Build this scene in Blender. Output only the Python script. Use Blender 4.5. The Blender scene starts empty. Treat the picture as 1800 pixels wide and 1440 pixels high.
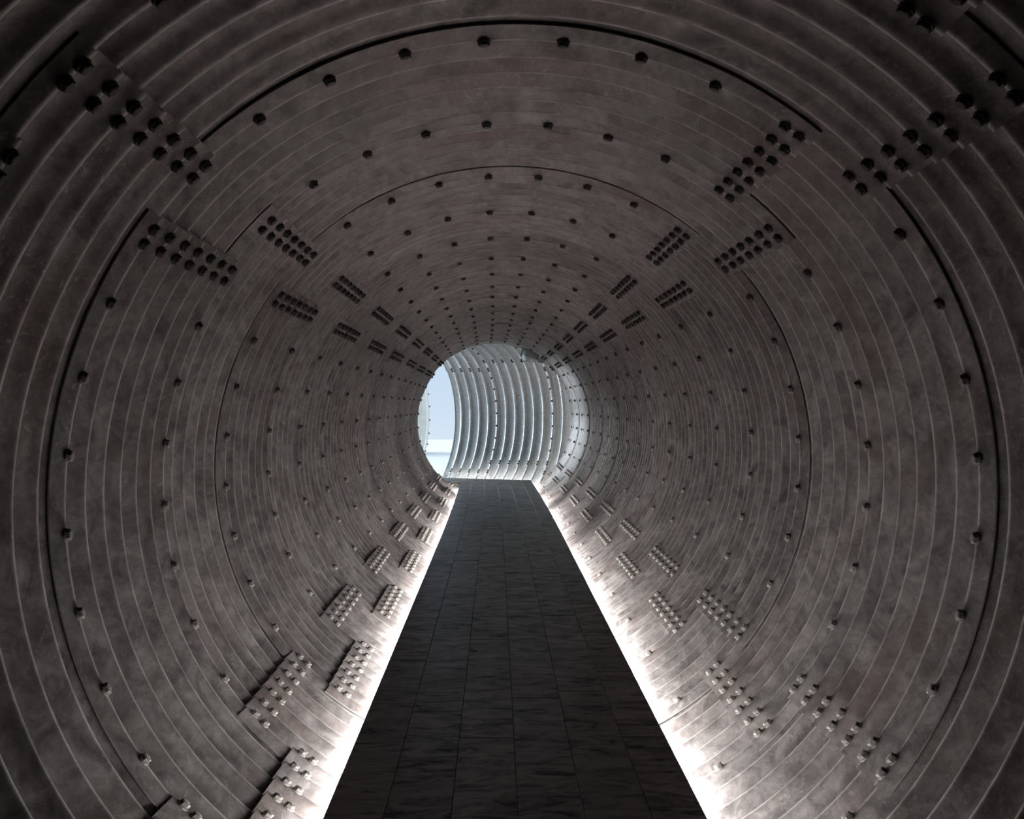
import bpy, math, random
from math import sin, cos, pi, radians, tan
from mathutils import Matrix, Vector

random.seed(7)
scene = bpy.context.scene
COL = scene.collection

# ------------------------------------------------------------------ camera
cam_d = bpy.data.cameras.new('camera')
cam_d.sensor_fit = 'HORIZONTAL'
cam_d.sensor_width = 36.0
F_PX = 2186.0
cam_d.lens = F_PX * 36.0 / 1800.0
cam_d.shift_x = 28.0 / 1800.0
cam_d.shift_y = -8.0 / 1800.0
cam_d.clip_start = 0.05
cam_d.clip_end = 2000
cam = bpy.data.objects.new('camera', cam_d)
cam.location = (0, 0, 1.5)
cam.rotation_euler = (pi / 2, 0, 0)
COL.objects.link(cam)
scene.camera = cam

# ------------------------------------------------------------------ colour management
scene.view_settings.view_transform = 'Standard'
scene.view_settings.look = 'None'
scene.view_settings.exposure = 0.0
scene.view_settings.gamma = 1.0
scene.view_settings.use_curve_mapping = False
scene.cycles.diffuse_bounces = 6
scene.cycles.glossy_bounces = 5
scene.cycles.max_bounces = 10
scene.cycles.sample_clamp_indirect = 6.0

# ------------------------------------------------------------------ world: pale hazy sky
world = bpy.data.worlds.new('world')
scene.world = world
world.use_nodes = True
nt = world.node_tree
nt.nodes.clear()
w_out = nt.nodes.new('ShaderNodeOutputWorld')
w_bg = nt.nodes.new('ShaderNodeBackground')
w_tc = nt.nodes.new('ShaderNodeTexCoord')
w_sep = nt.nodes.new('ShaderNodeSeparateXYZ')
w_ramp = nt.nodes.new('ShaderNodeValToRGB')
w_map = nt.nodes.new('ShaderNodeMapRange')
w_map.inputs['From Min'].default_value = -0.2
w_map.inputs['From Max'].default_value = 1.0
nt.links.new(w_tc.outputs['Generated'], w_sep.inputs[0])
nt.links.new(w_sep.outputs['Z'], w_map.inputs['Value'])
nt.links.new(w_map.outputs[0], w_ramp.inputs[0])
e = w_ramp.color_ramp.elements
e[0].position = 0.10; e[0].color = (0.86, 0.90, 0.97, 1)
e[1].position = 0.75; e[1].color = (0.66, 0.78, 0.92, 1)
m_ = e.new(0.155); m_.color = (0.64, 0.77, 0.91, 1)
m_ = e.new(0.22); m_.color = (0.52, 0.68, 0.86, 1)
nt.links.new(w_ramp.outputs[0], w_bg.inputs['Color'])
w_bg.inputs['Strength'].default_value = 1.0
nt.links.new(w_bg.outputs[0], w_out.inputs['Surface'])

# ------------------------------------------------------------------ sun (soft, through haze)
sun_d = bpy.data.lights.new('sun', 'SUN')
sun_d.energy = 8.0
sun_d.angle = radians(80)
sun_d.color = (0.82, 0.94, 1.0)
sun = bpy.data.objects.new('sun', sun_d)
# low hazy sun, coming in along the turned pipe
sun.rotation_euler = Vector((-0.80, 0.58, 0.12)).to_track_quat('Z', 'Y').to_euler()
COL.objects.link(sun)

# ------------------------------------------------------------------ dimensions
RC = 1.515           # radius of the crests of the corrugation
AMP = 0.055          # depth of the corrugation
P = 0.20             # pitch of the corrugation
THK = 0.005
LAP_T = 0.021
LAP_E = 0.0125
CX, CZ = 0.085, 1.20  # tunnel axis
Y0 = 4.056           # depth of the first bolt ring in view
RINGLEN = 6 * P
MITRE_Y = 24.35
MITRE_T = 0.62
BEND = 64.0

def y_of(k):
    return Y0 + RINGLEN * k

def bend(y):
    return -0.055 * (max(0.0, y - 14.0) / 9.0) ** 2

EDGES = {0: [49.5, 138.5, 229.4, 318.0],      # clockwise end of top, right, bottom, left plate
         1: [39.3, 129.3, 219.4, 307.7]}
SIDE = ['top', 'right', 'bottom', 'left']
LED_POWER = 190.0

# ------------------------------------------------------------------ helpers
def tag(o, label=None, cat=None, group=None, kind=None):
    if label: o['label'] = label
    if cat: o['category'] = cat
    if group: o['group'] = group
    if kind: o['kind'] = kind
    return o

def empty(name, loc=(0, 0, 0), rot=(0, 0, 0), parent=None):
    o = bpy.data.objects.new(name, None)
    o.empty_display_size = 0.2
    COL.objects.link(o)
    o.location = loc
    o.rotation_euler = rot
    if parent: o.parent = parent
    return o

def link(name, me, parent=None, loc=(0, 0, 0), mat4=None):
    o = bpy.data.objects.new(name, me)
    COL.objects.link(o)
    if parent: o.parent = parent
    if mat4 is not None: o.matrix_local = mat4
    else: o.location = loc
    return o

def mesh(name, V, F, mats, smooth=None, mi=None):
    me = bpy.data.meshes.new(name)
    me.from_pydata(V, [], F)
    for m in (mats if isinstance(mats, (list, tuple)) else [mats]):
        me.materials.append(m)
    if smooth is not None:
        me.polygons.foreach_set('use_smooth', smooth if not isinstance(smooth, bool) else [smooth] * len(F))
    if mi is not None:
        me.polygons.foreach_set('material_index', mi)
    me.update()
    return me

class MB:
    """collects simple shapes"""
    def __init__(s): s.V = []; s.F = []; s.S = []
    def add(s, V, F, smooth=False):
        n = len(s.V); s.V += [tuple(v) for v in V]
        s.F += [tuple(i + n for i in f) for f in F]; s.S += [smooth] * len(F)
    def box(s, x0, x1, y0, y1, z0, z1, bev=0.0, M=None):
        b = bev
        V = []
        for (z, i) in ((z0, b), (z0 + b, 0), (z1 - b, 0), (z1, b)) if b else ((z0, 0), (z1, 0)):
            V += [(x0 + i, y0 + i, z), (x1 - i, y0 + i, z), (x1 - i, y1 - i, z), (x0 + i, y1 - i, z)]
        n = len(V) // 4
        F = [(3, 2, 1, 0)]
        for k in range(n - 1):
            for j in range(4):
                a = k * 4 + j; c = k * 4 + (j + 1) % 4
                F.append((a, c, c + 4, a + 4))
        F.append(tuple((n - 1) * 4 + j for j in range(4)))
        if M: V = [M @ Vector(v) for v in V]
        s.add(V, F)
    def lathe(s, prof, n=24, M=None, smooth=True, cap=True):
        """prof: list of (r, z)"""
        V = [(r * cos(2 * pi * j / n), r * sin(2 * pi * j / n), z) for (r, z) in prof for j in range(n)]
        F = []
        for i in range(len(prof) - 1):
            for j in range(n):
                a = i * n + j; c = i * n + (j + 1) % n
                F.append((a, c, c + n, a + n))
        if M: V = [M @ Vector(v) for v in V]
        s.add(V, F, smooth)
        if cap:
            m = len(prof)
            s.add([V[j] for j in range(n)], [tuple(reversed(range(n)))])
            s.add([V[(m - 1) * n + j] for j in range(n)], [tuple(range(n))])
    def build(s, name, mat, parent=None, loc=(0, 0, 0), mat4=None):
        return link(name, mesh(name, s.V, s.F, mat, s.S), parent, loc, mat4)

# ------------------------------------------------------------------ materials
def new_mat(name):
    m = bpy.data.materials.new(name); m.use_nodes = True
    n = m.node_tree.nodes; l = m.node_tree.links
    return m, n, l, n['Principled BSDF']

def steel_material(name, base, dark, rust, metallic=0.35, rough=0.5, pitch=0.20, crest_glint=0.40, width=0.0075, glint_gloss=0.0):
    m, n, l, b = new_mat(name)
    tc = n.new('ShaderNodeTexCoord'); oi = n.new('ShaderNodeObjectInfo')
    mul = n.new('ShaderNodeVectorMath'); mul.operation = 'ADD'
    sc = n.new('ShaderNodeMath'); sc.operation = 'MULTIPLY'; sc.inputs[1].default_value = 57.0
    l.new(oi.outputs['Random'], sc.inputs[0])
    l.new(tc.outputs['Object'], mul.inputs[0]); l.new(sc.outputs[0], mul.inputs[1])
    def noise(scale, det, rgh=0.6, dist=0.0):
        t = n.new('ShaderNodeTexNoise'); t.inputs['Scale'].default_value = scale
        t.inputs['Detail'].default_value = det; t.inputs['Roughness'].default_value = rgh
        t.inputs['Distortion'].default_value = dist
        l.new(mul.outputs[0], t.inputs['Vector']); return t
    big = noise(1.6, 6, 0.62, 0.4)
    mid = noise(7.0, 8, 0.7, 0.8)
    fine = noise(55.0, 5, 0.6)
    vor = n.new('ShaderNodeTexVoronoi'); vor.inputs['Scale'].default_value = 42.0
    l.new(mul.outputs[0], vor.inputs['Vector'])
    r1 = n.new('ShaderNodeValToRGB'); r1.color_ramp.elements[0].position = 0.36; r1.color_ramp.elements[1].position = 0.66
    r1.color_ramp.elements[0].color = (*dark, 1); r1.color_ramp.elements[1].color = (*base, 1)
    l.new(mid.outputs['Fac'], r1.inputs[0])
    r2 = n.new('ShaderNodeValToRGB'); r2.color_ramp.elements[0].position = 0.5; r2.color_ramp.elements[1].position = 0.72
    r2.color_ramp.elements[0].color = (0, 0, 0, 1); r2.color_ramp.elements[1].color = (0.75, 0.75, 0.75, 1)
    l.new(big.outputs['Fac'], r2.inputs[0])
    mx = n.new('ShaderNodeMixRGB'); mx.inputs[2].default_value = (*rust, 1)
    l.new(r2.outputs[0], mx.inputs[0]); l.new(r1.outputs[0], mx.inputs[1])
    # per-plate tone
    pr = n.new('ShaderNodeMapRange'); pr.inputs['To Min'].default_value = 0.86; pr.inputs['To Max'].default_value = 1.12
    l.new(oi.outputs['Random'], pr.inputs['Value'])
    mv = n.new('ShaderNodeMixRGB'); mv.blend_type = 'MULTIPLY'; mv.inputs[0].default_value = 1.0
    l.new(mx.outputs[0], mv.inputs[1]); l.new(pr.outputs[0], mv.inputs[2])
    # spangle
    ms = n.new('ShaderNodeMixRGB'); ms.blend_type = 'OVERLAY'; ms.inputs[0].default_value = 0.16
    vb = n.new('ShaderNodeRGBToBW'); l.new(vor.outputs['Color'], vb.inputs[0])
    l.new(mv.outputs[0], ms.inputs[1]); l.new(vb.outputs[0], ms.inputs[2])
    bw = n.new('ShaderNodeMixRGB'); bw.blend_type = 'SATURATION'
    hs = n.new('ShaderNodeHueSaturation'); hs.inputs['Saturation'].default_value = 0.8
    n.remove(bw)
    l.new(ms.outputs[0], hs.inputs['Color'])
    # feathery zinc crystals in patches
    cr = n.new('ShaderNodeTexNoise'); cr.inputs['Scale'].default_value = 16.0; cr.inputs['Detail'].default_value = 7
    cr.inputs['Roughness'].default_value = 0.72; cr.inputs['Distortion'].default_value = 3.5
    l.new(mul.outputs[0], cr.inputs['Vector'])
    c1 = n.new('ShaderNodeMapRange'); c1.inputs['From Min'].default_value = 0.56; c1.inputs['From Max'].default_value = 0.70
    l.new(cr.outputs['Fac'], c1.inputs['Value'])
    pt = noise(0.9, 2, 0.5)
    c2 = n.new('ShaderNodeMapRange'); c2.inputs['From Min'].default_value = 0.52; c2.inputs['From Max'].default_value = 0.68
    c2.inputs['To Min'].default_value = 0.2; c2.inputs['To Max'].default_value = 0.75
    l.new(pt.outputs['Fac'], c2.inputs['Value'])
    c3 = n.new('ShaderNodeMath'); c3.operation = 'MULTIPLY'; l.new(c1.outputs[0], c3.inputs[0]); l.new(c2.outputs[0], c3.inputs[1])
    cm = n.new('ShaderNodeMixRGB'); cm.inputs[2].default_value = (0.46, 0.41, 0.39, 1)
    l.new(c3.outputs[0], cm.inputs[0]); l.new(hs.outputs[0], cm.inputs[1])
    # glint of light along the crests, painted into the colour
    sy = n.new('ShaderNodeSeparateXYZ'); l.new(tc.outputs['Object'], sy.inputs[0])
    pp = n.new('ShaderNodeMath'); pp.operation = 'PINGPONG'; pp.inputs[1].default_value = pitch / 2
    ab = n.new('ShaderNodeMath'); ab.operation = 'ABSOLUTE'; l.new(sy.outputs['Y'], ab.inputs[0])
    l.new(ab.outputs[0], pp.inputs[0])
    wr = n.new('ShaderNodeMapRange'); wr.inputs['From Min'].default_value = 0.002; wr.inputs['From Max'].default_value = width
    wr.inputs['To Min'].default_value = crest_glint; wr.inputs['To Max'].default_value = 0.0
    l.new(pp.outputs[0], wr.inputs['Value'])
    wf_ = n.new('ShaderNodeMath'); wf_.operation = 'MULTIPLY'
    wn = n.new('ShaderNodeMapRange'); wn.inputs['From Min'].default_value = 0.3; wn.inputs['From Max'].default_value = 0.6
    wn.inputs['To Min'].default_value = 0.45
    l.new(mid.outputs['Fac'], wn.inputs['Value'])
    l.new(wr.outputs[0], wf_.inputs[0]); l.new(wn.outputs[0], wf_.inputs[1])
    wm = n.new('ShaderNodeMixRGB'); wm.inputs[2].default_value = (0.80, 0.76, 0.74, 1) if not glint_gloss else (0.88, 0.92, 0.94, 1)
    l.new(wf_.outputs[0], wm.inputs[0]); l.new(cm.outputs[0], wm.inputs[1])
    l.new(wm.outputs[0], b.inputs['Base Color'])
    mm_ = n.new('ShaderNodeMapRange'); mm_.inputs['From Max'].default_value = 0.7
    mm_.inputs['To Min'].default_value = metallic; mm_.inputs['To Max'].default_value = metallic + (1 - metallic) * glint_gloss
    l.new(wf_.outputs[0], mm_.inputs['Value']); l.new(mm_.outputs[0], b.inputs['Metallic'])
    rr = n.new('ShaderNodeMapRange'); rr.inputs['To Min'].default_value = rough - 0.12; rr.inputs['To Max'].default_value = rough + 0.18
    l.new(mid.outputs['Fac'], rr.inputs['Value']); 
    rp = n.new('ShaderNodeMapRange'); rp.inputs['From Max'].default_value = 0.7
    rp.inputs['To Min'].default_value = 1.0; rp.inputs['To Max'].default_value = 1 - 0.5 * glint_gloss
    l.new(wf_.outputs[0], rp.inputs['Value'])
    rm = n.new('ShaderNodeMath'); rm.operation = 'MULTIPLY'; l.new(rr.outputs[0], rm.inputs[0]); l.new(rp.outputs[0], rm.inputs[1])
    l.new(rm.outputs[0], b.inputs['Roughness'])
    bp = n.new('ShaderNodeBump'); bp.inputs['Strength'].default_value = 0.12; bp.inputs['Distance'].default_value = 0.004
    ad = n.new('ShaderNodeMath'); ad.operation = 'ADD'
    l.new(fine.outputs['Fac'], ad.inputs[0]); l.new(mid.outputs['Fac'], ad.inputs[1])
    l.new(ad.outputs[0], bp.inputs['Height']); l.new(bp.outputs[0], b.inputs['Normal'])
    return m

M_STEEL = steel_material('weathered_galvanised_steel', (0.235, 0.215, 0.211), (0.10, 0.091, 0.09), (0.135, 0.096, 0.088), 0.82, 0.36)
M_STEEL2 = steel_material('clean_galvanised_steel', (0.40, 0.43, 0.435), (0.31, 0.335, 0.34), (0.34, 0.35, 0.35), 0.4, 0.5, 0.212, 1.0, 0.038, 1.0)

def plain(name, col, rough=0.5, metallic=0.0, emit=None, es=0.0, bump=0.0, bscale=40):
    m, n, l, b = new_mat(name)
    b.inputs['Base Color'].default_value = (*col, 1)
    b.inputs['Roughness'].default_value = rough
    b.inputs['Metallic'].default_value = metallic
    t = n.new('ShaderNodeTexNoise'); t.inputs['Scale'].default_value = bscale; t.inputs['Detail'].default_value = 5
    r = n.new('ShaderNodeValToRGB')
    r.color_ramp.elements[0].color = (*[c * 0.75 for c in col], 1); r.color_ramp.elements[1].color = (*[min(1, c * 1.2) for c in col], 1)
    tc = n.new('ShaderNodeTexCoord'); l.new(tc.outputs['Object'], t.inputs['Vector'])
    l.new(t.outputs['Fac'], r.inputs[0]); l.new(r.outputs[0], b.inputs['Base Color'])
    if bump:
        bp = n.new('ShaderNodeBump'); bp.inputs['Strength'].default_value = bump; bp.inputs['Distance'].default_value = 0.003
        l.new(t.outputs['Fac'], bp.inputs['Height']); l.new(bp.outputs[0], b.inputs['Normal'])
    if emit:
        b.inputs['Emission Color'].default_value = (*emit, 1); b.inputs['Emission Strength'].default_value = es
    return m

M_EDGE_SHADED = plain('shaded_steel_edge', (0.07, 0.064, 0.06), 0.7, 0.1)  # dark tone paints shade onto the ring-end plate edges
M_EDGE_LIT = plain('lit_steel_edge', (0.32, 0.30, 0.29), 0.6, 0.2)  # same steel, lighter tone paints strip light onto the lengthwise seam edges
M_BOLT = plain('dull_bolt_steel', (0.045, 0.041, 0.038), 0.7, 0.0, bump=0.3, bscale=120)
M_BOLT.node_tree.nodes['Principled BSDF'].inputs['Specular IOR Level'].default_value = 0.15
M_LED = plain('led_diffuser', (0.9, 0.9, 0.88), 0.4, 0, (1.0, 0.965, 0.94), 8.0)
M_ALU = plain('aluminium_channel', (0.5, 0.5, 0.5), 0.35, 0.8)
M_SUB = plain('dark_concrete_plinth', (0.10, 0.095, 0.09), 0.9, bump=0.4)
M_LAMP = plain('grey_painted_metal', (0.30, 0.33, 0.34), 0.45, 0.2)
M_LAMPD = plain('black_rubber', (0.03, 0.035, 0.04), 0.6)
M_CREAM = plain('cream_painted_steel', (0.90, 0.87, 0.80), 0.6, bscale=3)
M_TERR = plain('white_concrete', (0.80, 0.80, 0.80), 0.8, bscale=2)

def floor_material():
    m, n, l, b = new_mat('grey_wood_grain_tile')
    tc = n.new('ShaderNodeTexCoord'); oi = n.new('ShaderNodeObjectInfo')
    sc = n.new('ShaderNodeMath'); sc.operation = 'MULTIPLY'; sc.inputs[1].default_value = 91.0
    l.new(oi.outputs['Random'], sc.inputs[0])
    ad = n.new('ShaderNodeVectorMath'); ad.operation = 'ADD'
    l.new(tc.outputs['Object'], ad.inputs[0]); l.new(sc.outputs[0], ad.inputs[1])
    mp = n.new('ShaderNodeMapping'); mp.inputs['Scale'].default_value = (2.4, 4.6, 1.0)
    l.new(ad.outputs[0], mp.inputs['Vector'])
    t = n.new('ShaderNodeTexNoise'); t.inputs['Scale'].default_value = 1.6; t.inputs['Detail'].default_value = 9
    t.inputs['Roughness'].default_value = 0.72; t.inputs['Distortion'].default_value = 1.2
    l.new(mp.outputs[0], t.inputs['Vector'])
    r = n.new('ShaderNodeValToRGB'); el = r.color_ramp.elements
    el[0].position = 0.36; el[0].color = (0.004, 0.003, 0.003, 1)
    el[1].position = 0.64; el[1].color = (0.075, 0.06, 0.056, 1)
    k = el.new(0.46); k.color = (0.015, 0.011, 0.0105, 1)
    l.new(t.outputs['Fac'], r.inputs[0])
    pr = n.new('ShaderNodeMapRange'); pr.inputs['To Min'].default_value = 0.45; pr.inputs['To Max'].default_value = 1.35
    l.new(oi.outputs['Random'], pr.inputs['Value'])
    mv = n.new('ShaderNodeMixRGB'); mv.blend_type = 'MULTIPLY'; mv.inputs[0].default_value = 1
    l.new(r.outputs[0], mv.inputs[1]); l.new(pr.outputs[0], mv.inputs[2])
    # some tiles are browner than others
    rd = n.new('ShaderNodeMath'); rd.operation = 'FRACT'
    r10 = n.new('ShaderNodeMath'); r10.operation = 'MULTIPLY'; r10.inputs[1].default_value = 13.7
    l.new(oi.outputs['Random'], r10.inputs[0]); l.new(r10.outputs[0], rd.inputs[0])
    rt = n.new('ShaderNodeMixRGB'); rt.blend_type = 'MULTIPLY'; rt.inputs[2].default_value = (0.95, 0.62, 0.55, 1)
    l.new(rd.outputs[0], rt.inputs[0]); l.new(mv.outputs[0], rt.inputs[1])
    l.new(rt.outputs[0], b.inputs['Base Color'])
    rr = n.new('ShaderNodeMapRange'); rr.inputs['To Min'].default_value = 0.55; rr.inputs['To Max'].default_value = 0.22
    l.new(t.outputs['Fac'], rr.inputs['Value']); l.new(rr.outputs[0], b.inputs['Roughness'])
    bp = n.new('ShaderNodeBump'); bp.inputs['Strength'].default_value = 0.5; bp.inputs['Distance'].default_value = 0.004
    l.new(t.outputs['Fac'], bp.inputs['Height']); l.new(bp.outputs[0], b.inputs['Normal'])
    sp = n.new('ShaderNodeMapRange'); sp.inputs['From Min'].default_value = 0.38; sp.inputs['From Max'].default_value = 0.55
    sp.inputs['To Min'].default_value = 0.05; sp.inputs['To Max'].default_value = 0.8
    l.new(t.outputs['Fac'], sp.inputs['Value']); l.new(sp.outputs[0], b.inputs['Specular IOR Level'])
    return m
M_TILE = floor_material()

# ------------------------------------------------------------------ corrugated plates
def lap_range(par, i):
    e1 = EDGES[par][i]
    e0 = EDGES[par][(i - 1) % 4]
    if i == 0: e0 -= 360.0
    return e0 - 5.6, e1

def offs(par, th):
    """inward offset of the innermost plate of a ring at angle th (deg, clockwise from the top)"""
    best = 0
    for i in range(4):
        a, b = lap_range(par, i)
        for s in (-360, 0, 360):
            if a <= th + s <= b:
                best = max(best, plate_off(par, i, th + s))
    return best

def plate_off(par, i, th):
    a, b = lap_range(par, i)
    a += 18; b -= 18
    t = min(1, max(0, (th - a) / (b - a)))
    return LAP_T * t + (LAP_E if par else 0)

def profile(y, narrow=False):
    """radius at y, crest at y = 0"""
    if narrow:
        return RC + AMP * (1 - ((1 + cos(2 * pi * y / P)) / 2) ** 3.2)
    s_ = sin(pi * y / P); e_ = 0.10
    return RC + AMP * (math.sqrt(s_ * s_ + e_ * e_) - e_) / (math.sqrt(1 + e_ * e_) - e_)

def plate_mesh(name, par, i, y0, y1, mats, per=10, nseg=40, clip=None, pitch=P):
    """y0..y1 local, crests at multiples of the pitch; clip(x, z) -> (ymin, ymax)"""
    a, b = lap_range(par, i)
    n = max(2, int(round((y1 - y0) / pitch * per)))
    V = []; F = []; S = []; MI = []
    def pt(th, y, extra):
        t = radians(th)
        if clip:
            r0 = RC + AMP / 2
            lo, hi = clip(r0 * sin(t), r0 * cos(t))
            y = min(max(y, lo), hi)
        r = profile(y * P / pitch, pitch != P) - plate_off(par, i, th) + extra
        return (r * sin(t), y, r * cos(t))
    W = n + 1
    for extra in (0.0, THK):
        base = len(V)
        for j in range(nseg + 1):
            th = a + (b - a) * j / nseg
            for k in range(W):
                V.append(pt(th, y0 + (y1 - y0) * k / n, extra))
        for j in range(nseg):
            for k in range(n):
                p = base + j * W + k
                q = (p, p + 1, p + W + 1, p + W)
                F.append(q if extra else tuple(reversed(q))); S.append(True); MI.append(0)
    H = (nseg + 1) * W
    # rims with their own vertices
    def rim(idx, m=1):
        base = len(V)
        for q in idx: V.append(V[q]); V.append(V[q + H])
        for k in range(len(idx) - 1):
            F.append((base + 2 * k, base + 2 * k + 2, base + 2 * k + 3, base + 2 * k + 1)); S.append(False); MI.append(m)
    rim([j * W for j in range(nseg + 1)])
    rim([j * W + n for j in range(nseg, -1, -1)])
    rim([k for k in range(n, -1, -1)], 2)
    rim([nseg * W + k for k in range(W)], 2)
    return mesh(name, V, F, mats, S, MI)

# bolt: washer, tapered hexagonal head, short shank end
def bolt_shape():
    mb = MB()
    mb.lathe([(0.0220, -0.004), (0.0220, 0.003)], 12, smooth=False, cap=False)
    mb.lathe([(0.0220, 0.003), (0.016, 0.0031)], 12, smooth=False, cap=False)
    mb.lathe([(0.0192, 0.003), (0.0192, 0.0125), (0.0160, 0.0150)], 6, smooth=False, cap=False)
    mb.lathe([(0.0160, 0.0150), (0.001, 0.0160)], 6, smooth=False, cap=False)
    return mb
BOLT = bolt_shape()
BOLT_ME = mesh('bolt', BOLT.V, BOLT.F, M_BOLT, BOLT.S)

def bolt_matrix(th, y, par_list, prof_y=0.0):
    t = radians(th)
    o = max(offs(p, th) for p in par_list)
    r = profile(prof_y) - o - 0.0005
    pos = Vector((r * sin(t), y, r * cos(t)))
    zax = Vector((-sin(t), 0, -cos(t))); yax = Vector((0, 1, 0)); xax = yax.cross(zax)
    rot = Matrix((xax, yax, zax)).transposed().to_4x4()
    spin = Matrix.Rotation(random.uniform(0, pi / 3), 4, 'Z')
    return Matrix.Translation(pos) @ rot @ spin

def seam_cols(par):
    out = []
    for i in range(4):
        e1 = EDGES[par][i]
        out.append((i, [(e1 - 1.75) % 360, (e1 - 3.95) % 360]))
    return out

def which_plate(par, th):
    th %= 360
    for i in range(4):
        a = EDGES[par][(i - 1) % 4] - (360 if i == 0 else 0)
        b = EDGES[par][i]
        if a < th <= b or a < th - 360 <= b: return i
    return 0

def angdiff(a, b):
    return abs((a - b + 180) % 360 - 180)

def ring_bolts(par, ncrest=6, near_par=None, pitch=P, clip=None, first=True):
    """list of (plate index, matrix) local to the ring, y=0 at its near bolt line"""
    near_par = 1 - par if near_par is None else near_par
    out = []
    cols_all = [c for p in (par, near_par) for _, cs in seam_cols(p) for c in cs]
    if first:
        for q in range(36):
            th = 5.2 + 10 * q
            if min(angdiff(th, c) for c in cols_all) < 3.4: continue
            out.append((which_plate(par, th), th, 0.0, (par, near_par)))
    for i, cs in seam_cols(par):
        for c in cs:
            for k in range(0 if first else 1, ncrest + 1):
                pl = (par, near_par) if k in (0, ncrest) else (par,)
                out.append((i, c, k * pitch, pl))
    res = []
    for i, th, y, pl in out:
        if clip:
            t = radians(th); lo, hi = clip(RC * sin(t), RC * cos(t))
            if y < lo + 0.03 or y > hi - 0.03: continue
        th2 = th
        o = bolt_matrix(th2, y, pl)
        res.append((i, o))
    return res

# ------------------------------------------------------------------ setting roots of the tunnel
ROOTS = {}
labels = {
    'top': ('ceiling', 'curved corrugated steel plates forming the crown of the tunnel', 'ceiling'),
    'right': ('wall_right', 'corrugated steel plates curving up the right side of the tunnel', 'wall'),
    'bottom': ('wall_bottom', 'corrugated steel plates below the walkway washed with white light', 'wall'),
    'left': ('wall_left', 'corrugated steel plates curving up the left side of the tunnel', 'wall')}
for s in SIDE:
    nm, lb, ct = labels[s]
    ROOTS[s] = tag(empty(nm, (CX, 0, CZ)), lb, ct, kind='structure')

K_FIRST, K_LAST = -6, 18
LAP_Y = 0.25 * P
shared = {}
shared_bolts = {}
def mitre_clip(y_ring):
    def f(x, z):
        return (-9, MITRE_Y + (x) * MITRE_T - y_ring)
    return f

for k in range(K_FIRST, K_LAST + 1):
    par = (k + 1) % 2
    yk = y_of(k)
    special = yk + RINGLEN + LAP_Y > MITRE_Y - RC * MITRE_T - 0.1
    clip = mitre_clip(yk) if special else None
    if special and yk > MITRE_Y + RC * MITRE_T: break
    per = 16 if 0 <= k + 2 <= 8 else 10
    bolts = [] if k < -2 else ring_bolts(par, clip=clip)
    for i, s in enumerate(SIDE):
        if special:
            # skip plates wholly past the mitre
            a, b = lap_range(par, i)
            hi = max(clip(RC * sin(radians(a + (b - a) * q / 10)), 0)[1] for q in range(11))
            if hi < -LAP_Y + 0.02: continue
            me = plate_mesh('steel_plate', par, i, -LAP_Y, RINGLEN + LAP_Y, [M_STEEL, M_EDGE_SHADED, M_EDGE_LIT], 10, 36, clip)
        else:
            key = (par, i, per)
            if key not in shared:
                shared[key] = plate_mesh('steel_plate', par, i, -LAP_Y, RINGLEN + LAP_Y, [M_STEEL, M_EDGE_SHADED, M_EDGE_LIT], per, 44 if per == 16 else 32)
            me = shared[key]
        pl = link('steel_plate', me, ROOTS[s], (bend(yk), yk, 0))
        mine = [m for (q, m) in bolts if q == i]
        if not mine: continue
        if k <= 4:
            for m in mine:
                link('bolt', BOLT_ME, pl, mat4=m)
        else:
            key = (par, i)
            if special or key not in shared_bolts:
                V = []; F = []; nb = len(BOLT.V)
                for m in mine:
                    o = len(V); V += [tuple(m @ Vector(v)) for v in BOLT.V]; F += [tuple(q + o for q in f) for f in BOLT.F]
                bm_ = mesh('bolts', V, F, M_BOLT, False)
                if not special: shared_bolts[key] = bm_
            else: bm_ = shared_bolts[key]
            tag(link('bolt', bm_, pl), kind='stuff')

# unseen cap added far behind the camera to keep sky light out
mb = MB()
mb.lathe([(1.62, 0), (1.62, 0.05)], 48, Matrix.Translation((CX, y_of(K_FIRST) - 0.05, CZ)) @ Matrix.Rotation(pi / 2, 4, 'X'))
tag(mb.build('daylight_block', M_SUB), 'added dark cap behind the viewpoint, shutting outside light out of the tunnel', 'wall', kind='structure')

# ------------------------------------------------------------------ second pipe, turning left
P2 = 0.212
S_RIM = 1.74
SB = S_RIM - 0.17 - 4 * P2        # bolt line in the middle
M2 = (CX + bend(MITRE_Y), MITRE_Y, CZ)
wf = tag(empty('wall_far', M2, (0, 0, radians(BEND))), 'pale grey corrugated pipe wall turning left beyond the tunnel end, lit from outside', 'wall', kind='structure')
def clip2(s_off):
    def f(x, z):
        return (-x * MITRE_T - s_off, S_RIM - s_off)
    return f
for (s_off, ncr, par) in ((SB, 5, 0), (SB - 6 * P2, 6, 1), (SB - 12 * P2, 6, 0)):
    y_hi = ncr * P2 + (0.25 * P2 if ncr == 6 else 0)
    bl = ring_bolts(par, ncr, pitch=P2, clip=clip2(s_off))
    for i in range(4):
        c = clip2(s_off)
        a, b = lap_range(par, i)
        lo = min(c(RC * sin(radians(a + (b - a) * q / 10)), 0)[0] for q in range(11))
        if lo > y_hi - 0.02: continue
        me = plate_mesh('steel_plate', par, i, -0.25 * P2, y_hi, [M_STEEL2, M_EDGE_SHADED, M_EDGE_LIT], 14, 44, c, P2)
        pl = link('steel_plate', me, wf, (0, s_off, 0))
        mine = [m for (q, m) in bl if q == i]
        if mine:
            V = []; F = []
            for m in mine:
                o = len(V); V += [tuple(m @ Vector(v)) for v in BOLT.V]; F += [tuple(q + o for q in f) for f in BOLT.F]
            tag(link('bolt', mesh('bolts', V, F, M_BOLT, False), pl), kind='stuff')

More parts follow.
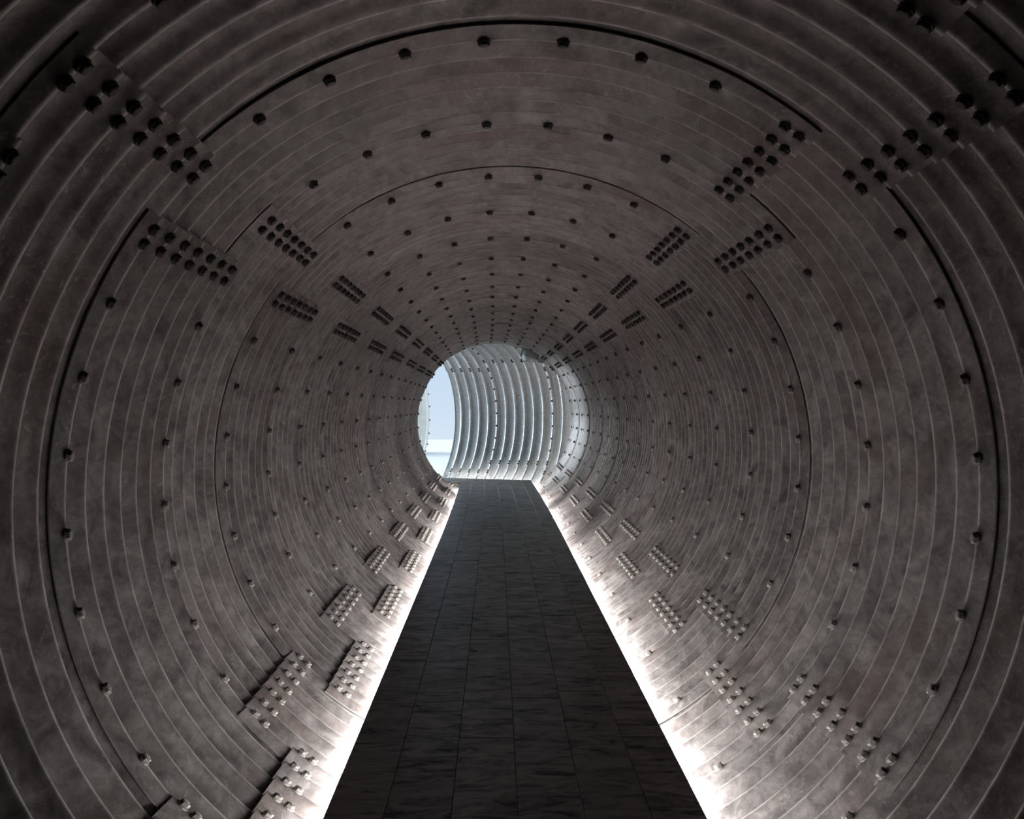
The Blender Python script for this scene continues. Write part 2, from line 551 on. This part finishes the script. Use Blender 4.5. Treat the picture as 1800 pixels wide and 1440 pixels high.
# ------------------------------------------------------------------ walkway
FL, FR = -0.629, 0.768
Y_A = y_of(K_FIRST) + 0.1
Y_STRIP = 3.4
Y_TURN = MITRE_Y - 0.1
def fx(y): return bend(y)
# slab outline: along tunnel 1, mitred, along pipe 2
ang = radians(BEND)
a2 = Vector((-sin(ang), cos(ang))); n2 = Vector((cos(ang), sin(ang)))
m2 = Vector((M2[0], M2[1]))
xl, xr = FL - CX, FR - CX
def mit(x): return MITRE_Y + x * MITRE_T
def slab(name, inset, z0, z1, mat, parent=None):
    L = []; R = []
    ys = [Y_A] + [14 + i for i in range(0, 10)]
    for y in ys:
        L.append((FL + inset + fx(y), y)); R.append((FR - inset + fx(y), y))
    L.append((CX + fx(MITRE_Y) + xl + inset, mit(xl + inset))); R.append((CX + fx(MITRE_Y) + xr - inset, mit(xr - inset)))
    sr = S_RIM - 0.05
    L.append(tuple(m2 + a2 * sr + n2 * (xl + inset))); R.append(tuple(m2 + a2 * sr + n2 * (xr - inset)))
    V = []; F = []
    for z in (z0, z1):
        for p in L: V.append((p[0], p[1], z))
        for p in R: V.append((p[0], p[1], z))
    n = len(L)
    for i in range(n - 1):
        F.append((i, i + 1, n + i + 1, n + i))
        F.append((2 * n + i, 3 * n + i, 3 * n + i + 1, 2 * n + i + 1))
        F.append((i, 2 * n + i, 2 * n + i + 1, i + 1))
        F.append((n + i, n + i + 1, 3 * n + i + 1, 3 * n + i))
    F.append((0, n, 3 * n, 2 * n)); F.append((n - 1, 3 * n - 1, 4 * n - 1, 2 * n - 1))
    return link(name, mesh(name, V, F, mat, False), parent)
fl = slab('floor', 0.0, -0.055, -0.012, M_SUB)
tag(fl, 'dark wood-grained tile walkway running down the middle of the tunnel', 'floor', kind='structure')
slab('plinth', 0.10, -0.40, -0.055, M_SUB, fl)

joints = [FL, -0.41, -0.165, 0.08, 0.325, 0.57, FR]
TL = 1.18
starts = [0.35, 6.10, 11.5, 6.37, 13.6, 7.0]
for c in range(6):
    x0, x1 = joints[c], joints[c + 1]
    y = starts[c] % TL - 3 * TL
    while y < mit(x1 - CX) - 0.02:
        y1 = y + TL
        pts = []
        g = 0.0012
        hl = min(y1 - g, mit(x0 - CX)); hr = min(y1 - g, mit(x1 - CX))
        if y > Y_A and hl > y + 0.05:
            zt = random.uniform(-0.0012, 0.0012)
            b = 0.0015
            ym = y + g
            def q(x, yy): return (x + bend(yy) - bend(ym), yy - ym)
            cor = [q(x0 + g, ym), q(x1 - g, ym), q(x1 - g, hr), q(x0 + g, hl)]
            cx_ = sum(p[0] for p in cor) / 4; cy_ = sum(p[1] for p in cor) / 4
            V = [(p[0], p[1], -0.0125) for p in cor] + [(p[0], p[1], -b + zt) for p in cor]
            V += [(p[0] + (b if p[0] < cx_ else -b), p[1] + (b if p[1] < cy_ else -b), zt) for p in cor]
            F = [(3, 2, 1, 0)] + [(a, (a + 1) % 4, (a + 1) % 4 + 4, a + 4) for a in range(4)] + \
                [(a + 4, (a + 1) % 4 + 4, (a + 1) % 4 + 8, a + 8) for a in range(4)] + [(8, 9, 10, 11)]
            link('floor_tile', mesh('floor_tile', V, F, M_TILE, False), fl, (bend(ym), ym, 0))
        y += TL
# tiles in the second pipe
for c in range(6):
    x0, x1 = joints[c] - CX, joints[c + 1] - CX
    s = -x0 * MITRE_T; s_b = -x1 * MITRE_T
    y = min(s, s_b)
    first = True
    while y < S_RIM - 0.1:
        e1 = min(y + (TL if not first else 0.6 + 0.5 * ((c * 7) % 3) / 3 + 0.3), S_RIM - 0.05)
        l0 = max(y + 0.0012, s); r0 = max(y + 0.0012, s_b)
        cor = [(x0 + .0012, l0), (x1 - .0012, r0), (x1 - .0012, e1 - .0012), (x0 + .0012, e1 - .0012)]
        V = [(p[0], p[1], z) for z in (-0.0125, 0.0) for p in cor]
        V = [tuple(Matrix.Rotation(ang, 4, 'Z') @ Vector(v) + Vector((M2[0], M2[1], 0))) for v in V]
        F = [(3, 2, 1, 0), (4, 5, 6, 7)] + [(a, (a + 1) % 4, (a + 1) % 4 + 4, a + 4) for a in range(4)]
        link('floor_tile', mesh('floor_tile', V, F, M_TILE, False), fl)
        y = e1; first = False

# ------------------------------------------------------------------ light strips under the slab edges
def strip(side, label):
    x = FL if side < 0 else FR
    root = empty('light_strip', (x - side * 0.021, 0, -0.085))
    tag(root, label, 'light strip')
    segs = [(Y_STRIP, 14.0), (14.0, 19.0), (19.0, 22.0), (22.0, mit(x - CX) - 0.1)]
    ch = MB(); df = MB()
    for (ya, yb) in segs:
        xa, xb = bend(ya), bend(yb)
        for mbx, (u0, u1, z0, z1) in ((ch, (-0.03, -0.008, -0.018, 0.018)), (df, (-0.0079, 0.0, -0.012, 0.012))):
            u0, u1 = (u0 * side, u1 * side); lo, hi = min(u0, u1), max(u0, u1)
            V = [(lo + xa, ya, z0), (hi + xa, ya, z0), (hi + xb, yb, z0), (lo + xb, yb, z0),
                 (lo + xa, ya, z1), (hi + xa, ya, z1), (hi + xb, yb, z1), (lo + xb, yb, z1)]
            mbx.add(V, [(3, 2, 1, 0), (4, 5, 6, 7), (0, 1, 5, 4), (1, 2, 6, 5), (2, 3, 7, 6), (3, 0, 4, 7)])
        ld = bpy.data.lights.new('led_light', 'AREA'); ld.shape = 'RECTANGLE'
        L = math.hypot(yb - ya, xb - xa)
        ld.size = L; ld.size_y = 0.05
        ld.energy = LED_POWER * L / 4
        ld.color = (1.0, 0.955, 0.93)
        lo_ = bpy.data.objects.new('led_light', ld); COL.objects.link(lo_); lo_.parent = root
        lo_.location = (side * 0.003 + (xa + xb) / 2, (ya + yb) / 2, 0)
        d = Vector((side, 0, 0.22)).normalized()         # emission direction
        zax = -d; xax = Vector((0, 1, 0)); yax = zax.cross(xax).normalized()
        lo_.rotation_euler = Matrix((xax, yax, zax)).transposed().to_euler()
    ch.build('channel', M_ALU, root)
    df.build('diffuser', M_LED, root)
strip(-1, 'white light strip glowing under the left edge of the walkway')
strip(1, 'white light strip glowing under the right edge of the walkway')

# light strip along the far edge of the walkway in the second pipe
root = tag(empty('light_strip', (M2[0], M2[1], 0), (0, 0, ang)), 'short white light strip under the far edge of the walkway beyond the tunnel end', 'light strip')
x2 = xr - 0.055
mb = MB(); mb.box(x2 - 0.03, x2 - 0.008, -0.5, S_RIM - 0.2, -0.103, -0.067); mb.build('channel', M_ALU, root)
mb = MB(); mb.box(x2 - 0.0079, x2, -0.5, S_RIM - 0.2, -0.097, -0.073); mb.build('diffuser', M_LED, root)
ld = bpy.data.lights.new('led_light', 'AREA'); ld.shape = 'RECTANGLE'; ld.size = 2.0; ld.size_y = 0.02
ld.energy = LED_POWER * 0.22; ld.color = (1.0, 0.955, 0.93)
lo_ = bpy.data.objects.new('led_light', ld); COL.objects.link(lo_); lo_.parent = root
lo_.location = (x2 + 0.003, 0.5, -0.085)
lo_.rotation_euler = Matrix((Vector((0, 1, 0)), Vector((0, 0, 1)).cross(Vector((0, 1, 0))) * 0 + Vector((0, 0, 1)), Vector((-1, 0, 0)))).transposed().to_euler()
lo_.rotation_euler = Matrix((Vector((0, 1, 0)), Vector((-1, 0, 0)).cross(Vector((0, 1, 0))), Vector((-1, 0, 0)))).transposed().to_euler()

# ------------------------------------------------------------------ drum-shaped floodlight at the joint
def px(x, y, Y):
    return Vector(((x - 872) / F_PX * Y, Y, 1.5 - (y - 712) / F_PX * Y))
fpos = px(931, 625, 23.9)
root = tag(empty('floodlight', fpos), 'grey drum-shaped floodlight fixed under the crown where the two pipes meet', 'floodlight')
root.rotation_euler = (radians(6), radians(14), 0)
mb = MB(); mb.lathe([(0.10, 0.125), (0.135, 0.115), (0.145, 0.08), (0.15, 0.07), (0.15, -0.04), (0.135, -0.06), (0.10, -0.115)], 28); mb.build('housing', M_LAMP, root)
mb = MB(); mb.lathe([(0.092, -0.113), (0.09, -0.122)], 24); mb.build('lens', M_LAMPD, root)
mb = MB()
for q in range(3): mb.lathe([(0.151, 0.055 - 0.03 * q), (0.158, 0.05 - 0.03 * q), (0.158, 0.043 - 0.03 * q), (0.151, 0.038 - 0.03 * q)], 28, cap=False)
mb.build('cooling_rib', M_LAMP, root)
mb = MB()
mb.box(0.152, 0.17, -0.03, 0.03, -0.05, 0.16); mb.box(-0.17, -0.152, -0.03, 0.03, -0.05, 0.16); mb.box(-0.17, 0.17, -0.03, 0.03, 0.145, 0.16)
mb.box(-0.02, 0.02, -0.02, 0.02, 0.16, 0.24)
mb.build('bracket', M_LAMPD, root)
mb = MB(); mb.box(0.18, 0.30, -0.03, 0.03, -0.09, 0.0, 0.006); mb.box(0.165, 0.185, -0.01, 0.01, -0.045, -0.03); mb.build('junction_box', M_LAMP, root)

# ------------------------------------------------------------------ outside: terrace and a distant pipe
mb = MB(); mb.box(-60, 40, 27.5, 69, -0.7, -0.42)
tag(mb.build('floor_terrace', M_TERR), 'white concrete ground outside the open pipe end', 'ground', kind='structure')

root = tag(empty('corrugated_pipe', px(754, 733, 50)), 'cream painted round pipe standing outside beyond the left opening', 'pipe')
root.location.x -= 0.24
root.rotation_euler = (0, 0, radians(90 - 7))
def pipe_shell(r_in, r_out, y0, y1, nrib):
    V = []; F = []; n = 48; m = nrib * 8
    for sgn in (1, 0):
        for j in range(m + 1):
            y = y0 + (y1 - y0) * j / m
            r = (r_out if sgn else r_in) + 0.02 * cos(2 * pi * nrib * j / m)
            for q in range(n): V.append((r * sin(2 * pi * q / n), y, r * cos(2 * pi * q / n)))
    H = (m + 1) * n
    for j in range(m):
        for q in range(n):
            a = j * n + q; b = j * n + (q + 1) % n
            F.append((a, b, b + n, a + n)); F.append((H + a, H + a + n, H + b + n, H + b))
    for j in (0, m):
        for q in range(n):
            a = j * n + q; b = j * n + (q + 1) % n
            F.append((a, a + H, b + H, b))
    return mesh('pipe_shell', V, F, M_CREAM, True)
link('pipe_shell', pipe_shell(1.40, 1.44, 0.1, 5.0, 20), root)
mb = MB()
mb.lathe([(1.42, -0.0), (1.49, 0.0), (1.49, 0.05), (1.42, 0.05), (1.42, 0.0)], 64, Matrix.Rotation(-pi / 2, 4, 'X'), smooth=False, cap=False)
mb.build('flange', M_CREAM, root)
fb = MB()
for q in range(16):
    t = 2 * pi * q / 16 + 0.1
    fb.lathe([(0.03, 0.0), (0.03, 0.05)], 6, Matrix.Translation((1.455 * sin(t), -0.05, 1.455 * cos(t))) @ Matrix.Rotation(-pi / 2, 4, 'X'), smooth=False)
tag(fb.build('bolt', M_LAMPD, root), kind='stuff')
